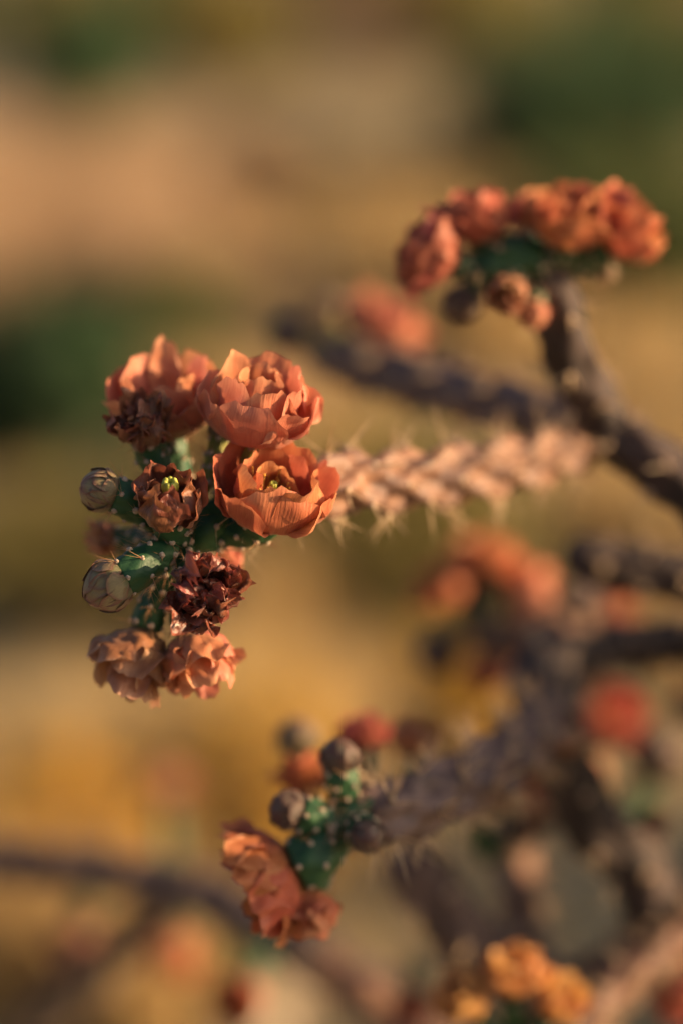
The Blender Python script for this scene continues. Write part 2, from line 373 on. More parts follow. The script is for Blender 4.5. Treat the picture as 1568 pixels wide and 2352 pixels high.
def flower(kind, pos, axis, Rmm, mat='coral', base=None, seed=0, roll=0.0, near=True, label=None, name=None, bl=0.026, rt=None, petals=None, stamens=True, per=6, rings=4, gmat='green', basemat=True, squash=1.0):
    rnd = random.Random(seed); R0 = Rmm*0.001
    top = V(*pos); ax = cdir(*axis)
    bp = V(*base) if base else top-ax*bl
    rt_ = (rt*0.001) if rt else max(0.0048, R0*0.40)
    v, f, ars, br, m = green_base(top, ax, bp, rt_, rt_*0.55, rnd, roll, near=near, rings=rings, per=per)
    nm = name or {'bud': 'flower_bud', 'wilt': 'wilted_flower', 'dry': 'wilted_flower'}.get(kind, 'flower')
    M4 = Matrix.Translation(L(top)) @ m.to_4x4()
    o = ob(nm, mesh(nm, v, f, M[gmat]), CH, mat=M4, label=label)
    if near:
        for (p, d) in ars:
            s = rnd.uniform(0.75, 1.15)
            mm = Matrix.Translation(p) @ frame(d, rnd.uniform(0, 6)).to_4x4() @ Matrix.Diagonal((s, s, s, 1))
            ob('areole', rnd.choice(AREOLES), o, mat=mm)
    else:
        ar = MB()
        for (p, d) in ars: wool(ar, p, d, 0.0013, rnd)
        ob('areoles', mesh('areoles', ar.v, ar.f, M['wool']), o, kind='stuff')
    ob('bristles', mesh('bristles', br.v, br.f, M['bristle'], smooth=False), o, kind='stuff')
    nu, nv = (13, 20) if near else (8, 11)
    PI2 = 2*math.pi; z0 = -0.0012
    def add(**k):
        vv, ff, uv = petal(rnd=rnd, nu=nu, nv=nv, **k)
        ob('petal', mesh('petal', vv, ff, M[k_mat], uv=uv), o)
    k_mat = mat
    if petals:                                    # hand-placed petals: (az, tilt in, tilt out, length, width, back, cup, ruffle)
        for (az, a0, a1, ln, wd, bk, cp, rf, rr) in petals:
            add(Ln=ln*R0, W=wd*R0, t0=R(a0), t1=R(a1), r0=rr*R0, z0=z0, cup=cp, ruf=rf, back=R(bk), az=R(az), crump=0.34)
    elif kind == 'cup':
        for i in range(7):
            add(Ln=R0*rnd.uniform(1.6, 1.85), W=R0*rnd.uniform(1.25, 1.5), t0=R(95), t1=R(rnd.uniform(-32, -5)), r0=0.12*R0, z0=z0, cup=rnd.uniform(.8, 1.1), ruf=0.12, back=R(rnd.uniform(0, 45)), az=PI2*i/7+rnd.uniform(-.15, .15), crump=0.35)
        for i in range(6):
            add(Ln=R0*rnd.uniform(1.55, 1.8), W=R0*rnd.uniform(1.1, 1.35), t0=R(78), t1=R(rnd.uniform(-40, -10)), r0=0.08*R0, z0=z0+.001, cup=rnd.uniform(.7, 1.1), ruf=0.15, back=R(rnd.uniform(0, 75)), az=PI2*(i+.5)/6+rnd.uniform(-.2, .2), crump=0.5)
        for i in range(5):
            add(Ln=R0*rnd.uniform(1.4, 1.6), W=R0*rnd.uniform(.9, 1.1), t0=R(58), t1=R(rnd.uniform(-45, -15)), r0=0.05*R0, z0=z0+.002, cup=rnd.uniform(.6, 1.0), ruf=0.2, back=R(rnd.uniform(0, 80)), az=PI2*i/5+rnd.uniform(-.3, .3), crump=0.6)
    elif kind == 'open':
        for i in range(8):
            add(Ln=R0*rnd.uniform(1.25, 1.55), W=R0*rnd.uniform(1.1, 1.35), t0=R(62), t1=R(rnd.uniform(-15, 22)), r0=0.1*R0, z0=z0, cup=.6, ruf=0.12, back=R(rnd.uniform(-20, 35)), az=PI2*i/8+rnd.uniform(-.2, .2), crump=0.25)
        for i in range(6):
            add(Ln=R0*rnd.uniform(1.05, 1.3), W=R0*rnd.uniform(.9, 1.1), t0=R(55), t1=R(rnd.uniform(-15, 20)), r0=0.08*R0, z0=z0+.001, cup=.6, ruf=0.12, back=R(rnd.uniform(-10, 40)), az=PI2*(i+.5)/6+rnd.uniform(-.2, .2), crump=0.25)
        for i in range(4):
            add(Ln=R0*rnd.uniform(.8, 1.0), W=R0*rnd.uniform(.7, .9), t0=R(35), t1=R(rnd.uniform(-25, 0)), r0=0.06*R0, z0=z0+.002, cup=.6, ruf=0.14, back=R(rnd.uniform(0, 40)), az=PI2*i/4+rnd.uniform(-.3, .3), crump=0.3)
    elif kind == 'bell':                           # hanging, closing flower seen from outside
        for i in range(7):
            add(Ln=R0*rnd.uniform(1.45, 1.7), W=R0*rnd.uniform(1.35, 1.6), t0=R(66), t1=R(rnd.uniform(-5, 20)), r0=0.1*R0, z0=z0, cup=.9, ruf=0.2, back=R(rnd.uniform(-30, 70)), az=PI2*i/7+rnd.uniform(-.2, .2), crump=0.5)
        for i in range(6):
            add(Ln=R0*rnd.uniform(1.6, 1.9), W=R0*rnd.uniform(1.0, 1.25), t0=R(46), t1=R(rnd.uniform(-20, 12)), r0=0.06*R0, z0=z0+.001, cup=.9, ruf=0.14, back=R(rnd.uniform(-30, 40)), az=PI2*(i+.5)/6+rnd.uniform(-.2, .2), crump=0.6)
    elif kind == 'fan':                            # ribbed half-closed flower seen from the side
        for i in range(13):
            add(Ln=R0*rnd.uniform(1.42, 1.58), W=R0*rnd.uniform(.80, .95), t0=R(76), t1=R(rnd.uniform(6, 18)), r0=0.1*R0, z0=z0, cup=1.0, ruf=0.22, back=R(rnd.uniform(5, 40)), az=PI2*i/13+rnd.uniform(-.08, .08), crump=0.35)
        for i in range(8):
            add(Ln=R0*rnd.uniform(1.25, 1.45), W=R0*rnd.uniform(.8, 1.0), t0=R(60), t1=R(rnd.uniform(-12, 6)), r0=0.06*R0, z0=z0+.001, cup=1.0, ruf=0.12, back=R(rnd.uniform(0, 40)), az=PI2*(i+.5)/8+rnd.uniform(-.2, .2), crump=0.4)
    elif kind == 'wilt':                           # shrivelled cup still open at the top
        for i in range(7):
            add(Ln=R0*rnd.uniform(1.45, 1.85), W=R0*rnd.uniform(1.05, 1.35), t0=R(92), t1=R(rnd.uniform(-55, -28)), r0=0.12*R0, z0=z0, cup=1.0, ruf=0.14, back=R(rnd.uniform(0, 60)), az=PI2*i/7+rnd.uniform(-.2, .2), crump=0.85, point=.12)
        for i in range(6):
            add(Ln=R0*rnd.uniform(1.25, 1.7), W=R0*rnd.uniform(.7, 1.0), t0=R(74), t1=R(rnd.uniform(-60, -35)), r0=0.08*R0, z0=z0+.001, cup=.8, ruf=0.18, back=R(rnd.uniform(0, 80)), az=PI2*(i+.5)/6+rnd.uniform(-.2, .2), crump=1.0, point=.12)
    elif kind == 'dry':                            # crumpled, dried to a dark ball
        for i in range(8):
            add(Ln=R0*rnd.uniform(1.3, 1.75), W=R0*rnd.uniform(.9, 1.2), t0=R(88), t1=R(rnd.uniform(-50, -10)), r0=0.12*R0, z0=z0, cup=.8, ruf=0.24, back=R(rnd.uniform(-20, 90)), az=PI2*i/8+rnd.uniform(-.2, .2), crump=1.25, point=.15)
        for q, (nn, t, l0) in enumerate(((8, 62, 1.25), (7, 38, 1.15), (5, 15, .95))):
            for i in range(nn):
                add(Ln=R0*l0*rnd.uniform(.85, 1.15), W=R0*rnd.uniform(.45, .75), t0=R(t), t1=R(rnd.uniform(-60, 10)), r0=0.07*R0, z0=z0+.001, cup=.5, ruf=0.4, back=R(rnd.uniform(-60, 110)), az=PI2*(i+.3*q)/nn+rnd.uniform(-.3, .3), crump=1.7, point=.2, twist=rnd.uniform(-.7, .7))
    elif kind == 'bud':
        # scales wrapped tightly over one egg profile, each outer row shorter and a little wider
        a0, a1, rr0 = (28, -74, .80) if squash > 1.2 else (58, -84, .42)
        LT = 2.12 if squash > 1.2 else 2.25
        for q, (nn, ll, rr) in enumerate(((5, 1.0, 1.0), (5, .93, 1.05), (5, .70, 1.11), (5, .45, 1.16))):
            for i in range(nn):
                add(Ln=R0*LT*ll, W=R0*(1.5 if q < 2 else 1.25), t0=R(a0), t1=R(a0+(a1-a0)*ll), r0=R0*(rr0+rr-1), z0=z0, cup=1.0, ruf=0.006, az=PI2*(i+.5*q)/nn+rnd.uniform(-.1, .1), point=.07, tipround=.42, notch=0.006, back=R(2+3*q), crump=0.16)
    # stamens and stigma
    if kind in ('cup', 'open') and stamens:
        st = MB()
        for _ in range(46 if near else 25):
            a = rnd.uniform(0, PI2); rr = R0*rnd.uniform(.05, .30); t = rnd.uniform(.05, .5)
            h = R0*rnd.uniform(.6, .88)
            p = Vector((rr*math.cos(a), rr*math.sin(a), 0.001)); q = Vector(((rr+h*t*.6)*math.cos(a), (rr+h*t*.6)*math.sin(a), h))
            st.cone(p, q, 0.00018, 0.00012, 3)
            d = frame((q-p)); st.add([q+d @ Vector((c.x*.0005, c.y*.0005, c.z*.0008)) for c in I1[0]], I1[1])
        ob('stamens', mesh('stamens', st.v, st.f, M['stamen']), o, kind='stuff')
    if kind in ('wilt', 'cup', 'open') and stamens and near:
        sg = MB(); h = R0*(1.12 if kind == 'wilt' else .75); rs = 0.0036 if kind == 'wilt' else 0.0018
        sg.cone(Vector((0, 0, 0)), Vector((0, 0, h)), rs*.7, rs*.8, 8)
        for i in range(7):
            a = PI2*i/7; c = Vector((rs*.58*math.cos(a), rs*.58*math.sin(a), h))
            sg.add([c+Vector((q.x*rs*.42, q.y*rs*.42, q.z*rs*.85)) for q in I2[0]], I2[1])
        ob('stigma', mesh('stigma', sg.v, sg.f, M['stigma']), o)
    return o

# ------------------------------------------------------------------ ground
def ground():
    m, n, l, out = newmat('desert_ground')
    tc = n.new('ShaderNodeTexCoord')
    a = n.new('ShaderNodeTexNoise'); a.inputs['Scale'].default_value = 0.9; a.inputs['Detail'].default_value = 8; l.new(tc.outputs['Object'], a.inputs['Vector'])
    c = n.new('ShaderNodeTexNoise'); c.inputs['Scale'].default_value = 55; c.inputs['Detail'].default_value = 6; l.new(tc.outputs['Object'], c.inputs['Vector'])
    r1 = ramp(n, [(0.35, (0.30, 0.245, 0.14)), (0.65, (0.44, 0.37, 0.235))]); l.new(a.outputs[0], r1.inputs[0])
    r2 = ramp(n, [(0.3, (0.55, 0.5, 0.45)), (0.7, (1, 1, 1))]); l.new(c.outputs[0], r2.inputs[0])
    mx = n.new('ShaderNodeMixRGB'); mx.blend_type = 'MULTIPLY'; mx.inputs[0].default_value = 1; l.new(r1.outputs[0], mx.inputs[1]); l.new(r2.outputs[0], mx.inputs[2])
    b = n.new('ShaderNodeBsdfPrincipled'); b.inputs['Roughness'].default_value = 0.95; b.inputs['Specular IOR Level'].default_value = 0.1
    l.new(mx.outputs[0], b.inputs['Base Color'])
    bu = n.new('ShaderNodeBump'); bu.inputs['Distance'].default_value = 0.02; l.new(c.outputs[0], bu.inputs['Height']); l.new(bu.outputs[0], b.inputs['Normal'])
    l.new(b.outputs[0], out.inputs[0])
    v = []; f = []
    xs = [-600, -200, -80, -40] + [-20+0.5*i for i in range(81)] + [40, 80, 200, 600]
    ys = [-600, -100, -20, -5] + [-2+0.5*i for i in range(95)] + [60, 90, 150, 300, 700]
    for y in ys:
        for x in xs:
            z = gz(x, y)
            v.append((x, y, z))
    nx = len(xs)
    for j in range(len(ys)-1):
        for i in range(nx-1): f.append((j*nx+i, j*nx+i+1, (j+1)*nx+i+1, (j+1)*nx+i))
    o = ob('ground', mesh('ground', v, f, m), kind='structure')
    return o
ground()

# ------------------------------------------------------------------ background plants
M['leaf_dark'] = simple('leaf_dark_green', (0.034, 0.074, 0.030), (0.060, 0.112, 0.045), 3, rough=0.5, trans=0.35)
M['leaf_mid'] = simple('leaf_mid_green', (0.085, 0.115, 0.036), (0.14, 0.165, 0.055), 3, rough=0.5, trans=0.35)
M['leaf_olive'] = simple('leaf_olive', (0.19, 0.165, 0.050), (0.28, 0.225, 0.072), 3, rough=0.5, trans=0.4)
M['leaf_gold'] = simple('leaf_golden', (0.46, 0.29, 0.055), (0.62, 0.41, 0.09), 3, rough=0.5, trans=0.4)
M['twig_brown'] = simple('twig_brown', (0.16, 0.115, 0.075), (0.25, 0.18, 0.12), 8, rough=0.8)
M['straw'] = simple('grass_straw', (0.46, 0.33, 0.15), (0.62, 0.46, 0.23), 4, rough=0.6, trans=0.4)
M['straw_pink'] = simple('grass_pinkish_straw', (0.40, 0.28, 0.17), (0.54, 0.39, 0.25), 4, rough=0.6, trans=0.35)
M['petal_yellow'] = simple('yellow_flower_head', (0.70, 0.43, 0.06), (0.80, 0.54, 0.10), 30, rough=0.6, trans=0.35)
M['apricot'] = petal_mat('apricot_petal', (0.40, 0.32, 0.08), (0.64, 0.32, 0.11), (0.70, 0.42, 0.18), (0.52, 0.20, 0.07), trans=.4)
M['rock'] = simple('pale_rock', (0.34, 0.27, 0.20), (0.48, 0.39, 0.29), 6, rough=0.9, bump=0.01, bscale=25)

def shrub(x, d, wpx, hpx, mat, label, name='desert_shrub', n=2500, leaf=0.018, seed=0, heads=0, cat='shrub', group=None, dens=1.0):
    rnd = random.Random(seed); p0 = gp(x, d); p0.z -= 0.03
    wd = wpx*K*d; ht = hpx*K*d
    e = ob(name, None, loc=p0, label=label, cat=cat, group=group); e.empty_display_size = .1
    st = MB(); lf = MB(); hd = MB(); tips = []
    for i in range(16):
        a = rnd.uniform(0, 6.28); rr = wd*.5*math.sqrt(rnd.random())*.85; h = ht*rnd.uniform(.6, .98)*(1-.35*(rr/(wd*.5))**2)
        q = Vector((rr*math.cos(a), rr*math.sin(a), h)); mdl = Vector((q.x*.35, q.y*.35, h*.5))
        st.cone(Vector((0, 0, 0)), mdl, .010, .006, 5); st.cone(mdl, q, .006, .002, 4); tips.append((mdl, q))
        for _ in range(3):
            t = rnd.uniform(.2, .9); b = mdl.lerp(q, t); c = b+Vector((rnd.gauss(0, 1), rnd.gauss(0, 1), rnd.uniform(.2, 1.2)))*wd*.12
            st.cone(b, c, .003, .001, 3); tips.append((b, c))
    for i in range(n):
        a, b = rnd.choice(tips); c = a.lerp(b, rnd.random()**.6) + Vector((rnd.gauss(0, 1), rnd.gauss(0, 1), rnd.gauss(0, 1)))*wd*.085
        if c.z < 0.02: continue
        z = Vector((rnd.gauss(0, 1), rnd.gauss(0, 1), rnd.gauss(.3, 1))).normalized(); m = frame(z, rnd.uniform(0, 6.28)); s = leaf*rnd.uniform(.6, 1.4)
        lf.add([c+m @ Vector(k) for k in ((-s*.9, 0, 0), (0, -s*.42, s*.12), (s, 0, 0), (0, s*.42, s*.12))], [(0, 1, 2, 3)])
    for i in range(heads):
        a, b = rnd.choice(tips); c = b+Vector((rnd.gauss(0, .4), rnd.gauss(0, .4), abs(rnd.gauss(.3, .4))))*wd*.16
        st.cone(b, c, .0012, .0009, 3)
        for k in range(9):
            an = k*.698; dv = Vector((math.cos(an), math.sin(an), .3)); dl = Vector((-math.sin(an), math.cos(an), 0))
            hd.add([c, c+dv*.012+dl*.006, c+dv*.022, c+dv*.012-dl*.006], [(0, 1, 2, 3)])
    ob('stems', mesh('stems', st.v, st.f, M['twig_brown']), e)
    if lf.v: ob('foliage', mesh('foliage', lf.v, lf.f, M[mat], smooth=False), e, kind='stuff')
    if hd.v: ob('flower_heads', mesh('flower_heads', hd.v, hd.f, M['petal_yellow'], smooth=False), e, kind='stuff')
    return e
def tussock_mesh(seed, mat, n=260, h=0.3, spread=0.5):
    rnd = random.Random(seed); g = MB()
    for i in range(n):
        a = rnd.uniform(0, 6.28); r = .05*math.sqrt(rnd.random())*3*h; b = Vector((r*math.cos(a), r*math.sin(a), -.02))
        hh = h*rnd.uniform(.55, 1.1); o = Vector((math.cos(a+rnd.gauss(0, .6)), math.sin(a+rnd.gauss(0, .6)), 0))*hh*rnd.uniform(.05, spread)
        wv = Vector((rnd.gauss(0, 1), rnd.gauss(0, 1), 0)).normalized()*.0022
        m1 = b+o*.35+Vector((0, 0, hh*.6)); t = b+o+Vector((0, 0, hh*rnd.uniform(.8, 1)))
        g.add([b-wv, b+wv, m1+wv*.8, m1-wv*.8, t], [(0, 1, 2, 3), (3, 2, 4)])
    return mesh('grass_tussock', g.v, g.f, M[mat], smooth=False)

SH = []
def sh(ref, *a, **k):
    o = shrub(*a, **k); SH.append((o.location.copy(), ref)); return o
sh('the far dark green shrub', 215, 13.6, 420, 330, 'leaf_dark', 'dark green shrub far off, beside a taller olive bush', seed=1, n=6000, leaf=.045)
sh('the yellow-olive bush', 500, 16.5, 340, 360, 'leaf_olive', 'yellow-olive bush standing far off between a dark green and a brown shrub', seed=2, n=5000, leaf=.05)
sh('the brown leafless bush', 780, 18.0, 330, 330, 'twig_brown', 'brown leafless-looking bush far off beside the yellow-olive bush', seed=3, n=3600, leaf=.05)
sh('the broad dark green shrub', 1290, 11.0, 700, 340, 'leaf_dark', 'broad dark green shrub behind the upper flower cluster', seed=4, n=9000, leaf=.042)
sh('the tall grey-green bush', 1560, 13.0, 460, 380, 'leaf_mid', 'grey-green bush next to the broad dark green shrub', seed=5, n=6000, leaf=.042)
sh('the far olive bush', 1060, 19.0, 460, 280, 'leaf_olive', 'olive bush far off behind the broad dark green shrub', seed=6, n=4500, leaf=.05)
sh('the low dead shrub', 610, 10.8, 260, 190, 'twig_brown', 'low brown dead shrub among pale dry grass', seed=7, n=2600, leaf=.03)
sh('the dark olive shrub', 90, 5.4, 520, 560, 'leaf_dark', 'dark olive shrub in shade behind the tight flower buds', seed=8, n=9000, leaf=.022)
sh('the low shaded shrub', 150, 4.55, 620, 330, 'leaf_olive', 'low olive-grey shrub in front of the dark olive shrub', seed=18, n=3600, leaf=.02)
sh('the small green shrub', 380, 6.4, 330, 360, 'leaf_mid', 'small green shrub beside the dark olive shrub', seed=9, n=5000, leaf=.022)
sh('the low olive bush', 880, 4.6, 760, 420, 'leaf_olive', 'olive-green low bush behind the spiny middle stem', seed=10, n=5200, leaf=.018)
sh('the grey-green shrub', 1480, 7.6, 560, 420, 'leaf_mid', 'grey-green shrub behind the right-hand stem fork', seed=11, n=6500, leaf=.028)
sh('the low golden bush', 110, 3.0, 460, 640, 'leaf_gold', 'golden bush with many yellow flower heads near the ground', name='yellow_flowering_shrub', seed=12, n=3200, leaf=.011, heads=260)
sh('the golden-leaved bush', 560, 3.2, 520, 620, 'leaf_gold', 'golden-leaved bush with few yellow heads beyond the low left stem', name='yellow_flowering_shrub', seed=13, n=3600, leaf=.012, heads=60)
sh('the golden bush by the stem joint', 1080, 3.8, 420, 330, 'leaf_gold', 'golden bush behind the thorny stem joint', name='yellow_flowering_shrub', seed=14, n=3000, leaf=.012, heads=60)
sh('the low sage shrub', 480, 2.9, 300, 230, 'leaf_mid', 'small sage-green shrub beside the pale sunlit boulder', seed=15, n=2500, leaf=.010)
sh('the unseen shade shrub beside the cactus', 2850, 3.3, 1150, 640, 'leaf_mid', 'leafy green shrub standing close beside the cactus', seed=16, n=8000, leaf=.02)  # out-of-view shrub, added to shade the ground behind the lower stems
sh('the unseen shade shrub by the cactus foot', 3100, 2.75, 1250, 620, 'leaf_mid', 'leafy green shrub standing by the foot of the cactus', seed=17, n=8000, leaf=.02)  # also unseen, added to throw shade over the near ground
rb = random.Random(77)
for i in range(26):
    mt, cn = rb.choice([('leaf_mid', 'grey-green'), ('leaf_olive', 'olive'), ('leaf_dark', 'dark green'), ('leaf_olive', 'olive')])
    shrub(-150+1900*(i % 13)/12+rb.uniform(-70, 70), 22+12*(i//13)+rb.uniform(-2, 4), rb.uniform(180, 330), rb.uniform(100, 170), mt, 'small ' + cn + ' bush in the row on the far desert flat', seed=200+i, n=1300, leaf=.075, group='bushes on the far desert flat')
TM = {m: [tussock_mesh(30+i, m, h=.26+.04*i) for i in range(3)] for m in ('straw', 'straw_pink')}
rg = random.Random(5)
for i in range(230):
    d = 2.8 + 11*rg.random()**1.3; x = rg.uniform(-250, 1800)
    m = 'straw_pink' if (x < 700 and d > 6) else 'straw'
    p = gp(x, d); sc = rg.uniform(.6, 1.25); k = rg.randrange(3)
    if x > 1000 and d < 4: continue
    if x < 470 and 3.6 < d < 5.6: continue
    if d < 4.2 and x > 700 and rg.random() < .5: continue
    ref = min(SH, key=lambda q: (q[0]-p).length)[1]
    o = ob('grass_tussock', TM[m][k], loc=p, cat='grass', group='dry grass tussocks around ' + ref[4:],
           label=('pinkish straw' if m == 'straw_pink' else 'golden straw') + ' dry grass tussock near ' + ref)
    o.rotation_euler.z = rg.uniform(0, 6.28); o.scale = (sc, sc, sc)
for i in range(60):
    p = gp(rg.uniform(-150, 520), rg.uniform(7.5, 11)); sc = rg.uniform(.8, 1.4)
    o = ob('grass_tussock', TM['straw_pink'][i % 3], loc=p, cat='grass', group='tall pale grass tussocks on the low bank', label='tall pale pinkish grass tussock on the low sandy bank')
    o.rotation_euler.z = rg.uniform(0, 6.28); o.scale = (sc, sc, sc)
for i in range(34):
    p = gp(rg.uniform(430, 1050), rg.uniform(7.2, 9.8)); sc = rg.uniform(.6, 1.0)
    o = ob('grass_tussock', TM['straw'][i % 3], loc=p, cat='grass', group='golden grass tussocks in the open patch', label='golden grass tussock in the open patch before the low dead shrub')
    o.rotation_euler.z = rg.uniform(0, 6.28); o.scale = (sc, sc, sc)
gr = MB()
for i in range(16000):
    x = rg.uniform(-2.6, 2.6); y = 2.0+9*rg.random()**1.2; x *= .35+y*.12; h = rg.uniform(.03, .09)
    b = Vector((x, y, gz(x, y)-.005)); wv = Vector((rg.gauss(0, 1), rg.gauss(0, 1), 0)).normalized()*.003
    gr.add([b-wv, b+wv, b+Vector((rg.gauss(0, .4)*h, rg.gauss(0, .4)*h, h))], [(0, 1, 2)])
ob('dry_grass', mesh('dry_grass', gr.v, gr.f, M['leaf_olive'], smooth=False), label='short olive dry grass scattered over the ground', cat='grass', kind='stuff')
def rock(x, d, wpx, hpx, label, seed):
    p = gp(x, d); a = wpx*K*d*.5; h = hpx*K*d
    v = [Vector((q.x*a, q.y*a*.8, q.z*h))*(1+.28*noise.noise(q*1.6+Vector((seed*5, 0, 0)))+.08*noise.noise(q*5)) for q in ico(4)[0]]
    ob('boulder', mesh('boulder', v, ico(4)[1], M['rock']), loc=p, label=label, cat='rock')
rock(520, 2.9, 330, 120, 'pale sunlit boulder beyond the low left cactus stem', 1)
rock(70, 5.0, 110, 130, 'small pale rock at the foot of the dark olive shrub', 2)

# ------------------------------------------------------------------ the cactus: stems (root to tip)
JT = (1362, 985, .22, 13)
branch([(1600, 2900, .42, 26), (1640, 2500, .40, 22), (1680, 2200, .37, 18), (1720, 1700, .30, 15), (1740, 1320, .23, 14), (1640, 1175, .205, 13), (1500, 1065, .205, 13), (1400, 985, .21, 12.5), (1340, 890, .195, 12), (1290, 770, .168, 11.5), (1262, 660, .155, 11), (1235, 600, .15, 9)], 'bark', label='thick dark stem forking up to the upper flower cluster', seed=1)
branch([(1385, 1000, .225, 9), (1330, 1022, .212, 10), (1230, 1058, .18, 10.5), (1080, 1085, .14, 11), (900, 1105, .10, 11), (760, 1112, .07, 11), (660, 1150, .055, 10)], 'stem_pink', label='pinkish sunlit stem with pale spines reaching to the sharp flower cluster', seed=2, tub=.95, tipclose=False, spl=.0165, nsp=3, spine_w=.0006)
branch([(1365, 985, .235, 11), (1260, 955, .265, 12), (1150, 930, .30, 13.5), (1000, 890, .34, 14), (850, 848, .38, 14), (740, 815, .41, 12)], 'stem', label='purple-brown stem behind, running parallel above the pinkish stem', seed=3)
branch([(1640, 2190, .35, 18), (1545, 2130, .32, 16), (1490, 2055, .31, 15.5), (1440, 1965, .30, 15.5), (1360, 1890, .29, 15.5), (1295, 1770, .28, 15.5), (1255, 1640, .275, 16.5), (1250, 1545, .30, 17), (1290, 1490, .33, 13)], 'bark', label='dark crooked stem rising to the knuckle of the lower fork', seed=4)
branch([(1255, 1620, .27, 12), (1225, 1690, .225, 13), (1120, 1768, .165, 13.5), (1000, 1828, .12, 13), (900, 1866, .092, 12), (830, 1885, .082, 10)], 'stem', label='purple-grey stem densely set with spines leading to the lower green tip', seed=5, nsp=9, tipclose=False, tub=.6, spl=.018)
branch([(1800, 1345, .30, 12), (1620, 1332, .30, 13), (1500, 1315, .30, 13), (1400, 1298, .30, 13), (1290, 1265, .30, 11)], 'bark', label='blunt dark stem end beside the lower fork', seed=6)
branch([(1262, 1600, .30, 11), (1310, 1535, .32, 10), (1390, 1492, .34, 12), (1500, 1478, .36, 12), (1640, 1468, .39, 12), (1800, 1440, .42, 9)], 'bark', label='dark stem running level from the knuckle of the lower fork', seed=7)
branch([(1270, 1560, .36, 11), (1300, 1460, .40, 12), (1240, 1465, .43, 12), (1150, 1470, .45, 11), (1080, 1450, .46, 9)], 'stem_pink', label='pinkish stem bearing a blurred coral flower cluster', seed=8)
branch([(1260, 1500, .40, 12), (1310, 1420, .41, 12), (1350, 1340, .40, 11)], 'stem', label='short stub leaning up from the lower fork', seed=9)
branch([(1700, 2480, .42, 18), (1640, 2080, .36, 17), (1500, 2180, .345, 17), (1380, 2265, .34, 17), (1270, 2285, .335, 17), (1150, 2230, .33, 17), (1040, 2120, .32, 16), (950, 1995, .31, 15), (905, 1935, .31, 12)], 'stem', label='sagging purple-brown stem in a long curve under the lower fork', seed=10)
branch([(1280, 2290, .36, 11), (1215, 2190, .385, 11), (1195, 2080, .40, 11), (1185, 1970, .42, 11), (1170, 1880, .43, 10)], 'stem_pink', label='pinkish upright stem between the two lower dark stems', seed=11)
branch([(1620, 2600, .45, 18), (1300, 2560, .45, 18), (1060, 2440, .47, 16), (900, 2320, .51, 16), (760, 2225, .56, 16), (620, 2140, .60, 16), (480, 2060, .65, 16), (320, 2018, .68, 15), (150, 1990, .70, 15), (-60, 1972, .72, 14)], 'stem', label='long low purple-grey stem stretching out over the ground', seed=12)
branch([(430, 2040, .67, 14), (330, 2120, .71, 14), (210, 2235, .75, 14), (60, 2380, .80, 13), (-40, 2480, .83, 12)], 'bark', label='dark side stem dropping from the long low stem', seed=13)
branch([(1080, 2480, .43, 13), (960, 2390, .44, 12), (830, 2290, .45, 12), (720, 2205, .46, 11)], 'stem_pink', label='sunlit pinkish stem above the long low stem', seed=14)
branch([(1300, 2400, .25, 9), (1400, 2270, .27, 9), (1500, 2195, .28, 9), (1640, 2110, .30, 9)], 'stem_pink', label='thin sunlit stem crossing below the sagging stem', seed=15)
branch([(1300, 1830, .36, 10), (1230, 1880, .38, 10), (1130, 1925, .40, 10)], 'bark', label='short dark twig behind the spiny lower stem', seed=16)
branch([(1700, 1640, .45, 11), (1600, 1625, .44, 11), (1540, 1618, .44, 9)], 'bark', label='blunt stem tip poking in beside the lower fork', seed=17)

def upsun(x, y, dl, X, r):
    # the place on the sun's ray through (x, y, dl) that lies under X, as branch coordinates
    p = V(x, y, dl); lo, hi = 0.0, 1.0
    for _ in range(40):
        t = (lo+hi)/2; q = p+sd*t-Vector((0, 0, HC)); d = q.dot(FW); xx = 784+q.dot(RT)/(K*d)
        if xx < X: lo = t
        else: hi = t
    return (xx, 1176-q.dot(UP)/(K*d), d-FOCUS, r)
branch([(1720, 1700, .30, 16), (1850, 1560, .33, 17), upsun(1290, 1760, .29, 1960, 18), upsun(1245, 1660, .25, 2000, 18), upsun(1120, 1768, .165, 2000, 18), upsun(1000, 1828, .12, 2010, 16), upsun(850, 1880, .08, 2020, 12)], 'stem', seed=18)  # unseen arm added to shade the spiny lower stem and the knuckle
branch([(1690, 2150, .36, 16), (1850, 1850, .36, 16), upsun(1330, 1840, .28, 1990, 18), upsun(1000, 1890, .20, 2030, 17), upsun(720, 1960, .08, 2040, 17), upsun(600, 2030, .06, 2060, 13)], 'stem', seed=19)  # out-of-view arm, put in to shade the crooked stem and rust flower
branch([(1725, 1600, .30, 15), upsun(1600, 1470, .385, 1850, 16), upsun(1400, 1492, .34, 1900, 17), upsun(1280, 1560, .30, 1950, 14)], 'stem', seed=26)  # added outside the view to keep sun off the level dark stem
branch([upsun(1000, 1900, .20, 2030, 15), upsun(850, 2030, .14, 2050, 16), upsun(700, 2080, .08, 2070, 16), upsun(600, 2070, .05, 2090, 15), upsun(540, 1960, .04, 2100, 12)], 'stem', seed=25)  # extra unseen arm, shades the rust-orange flower
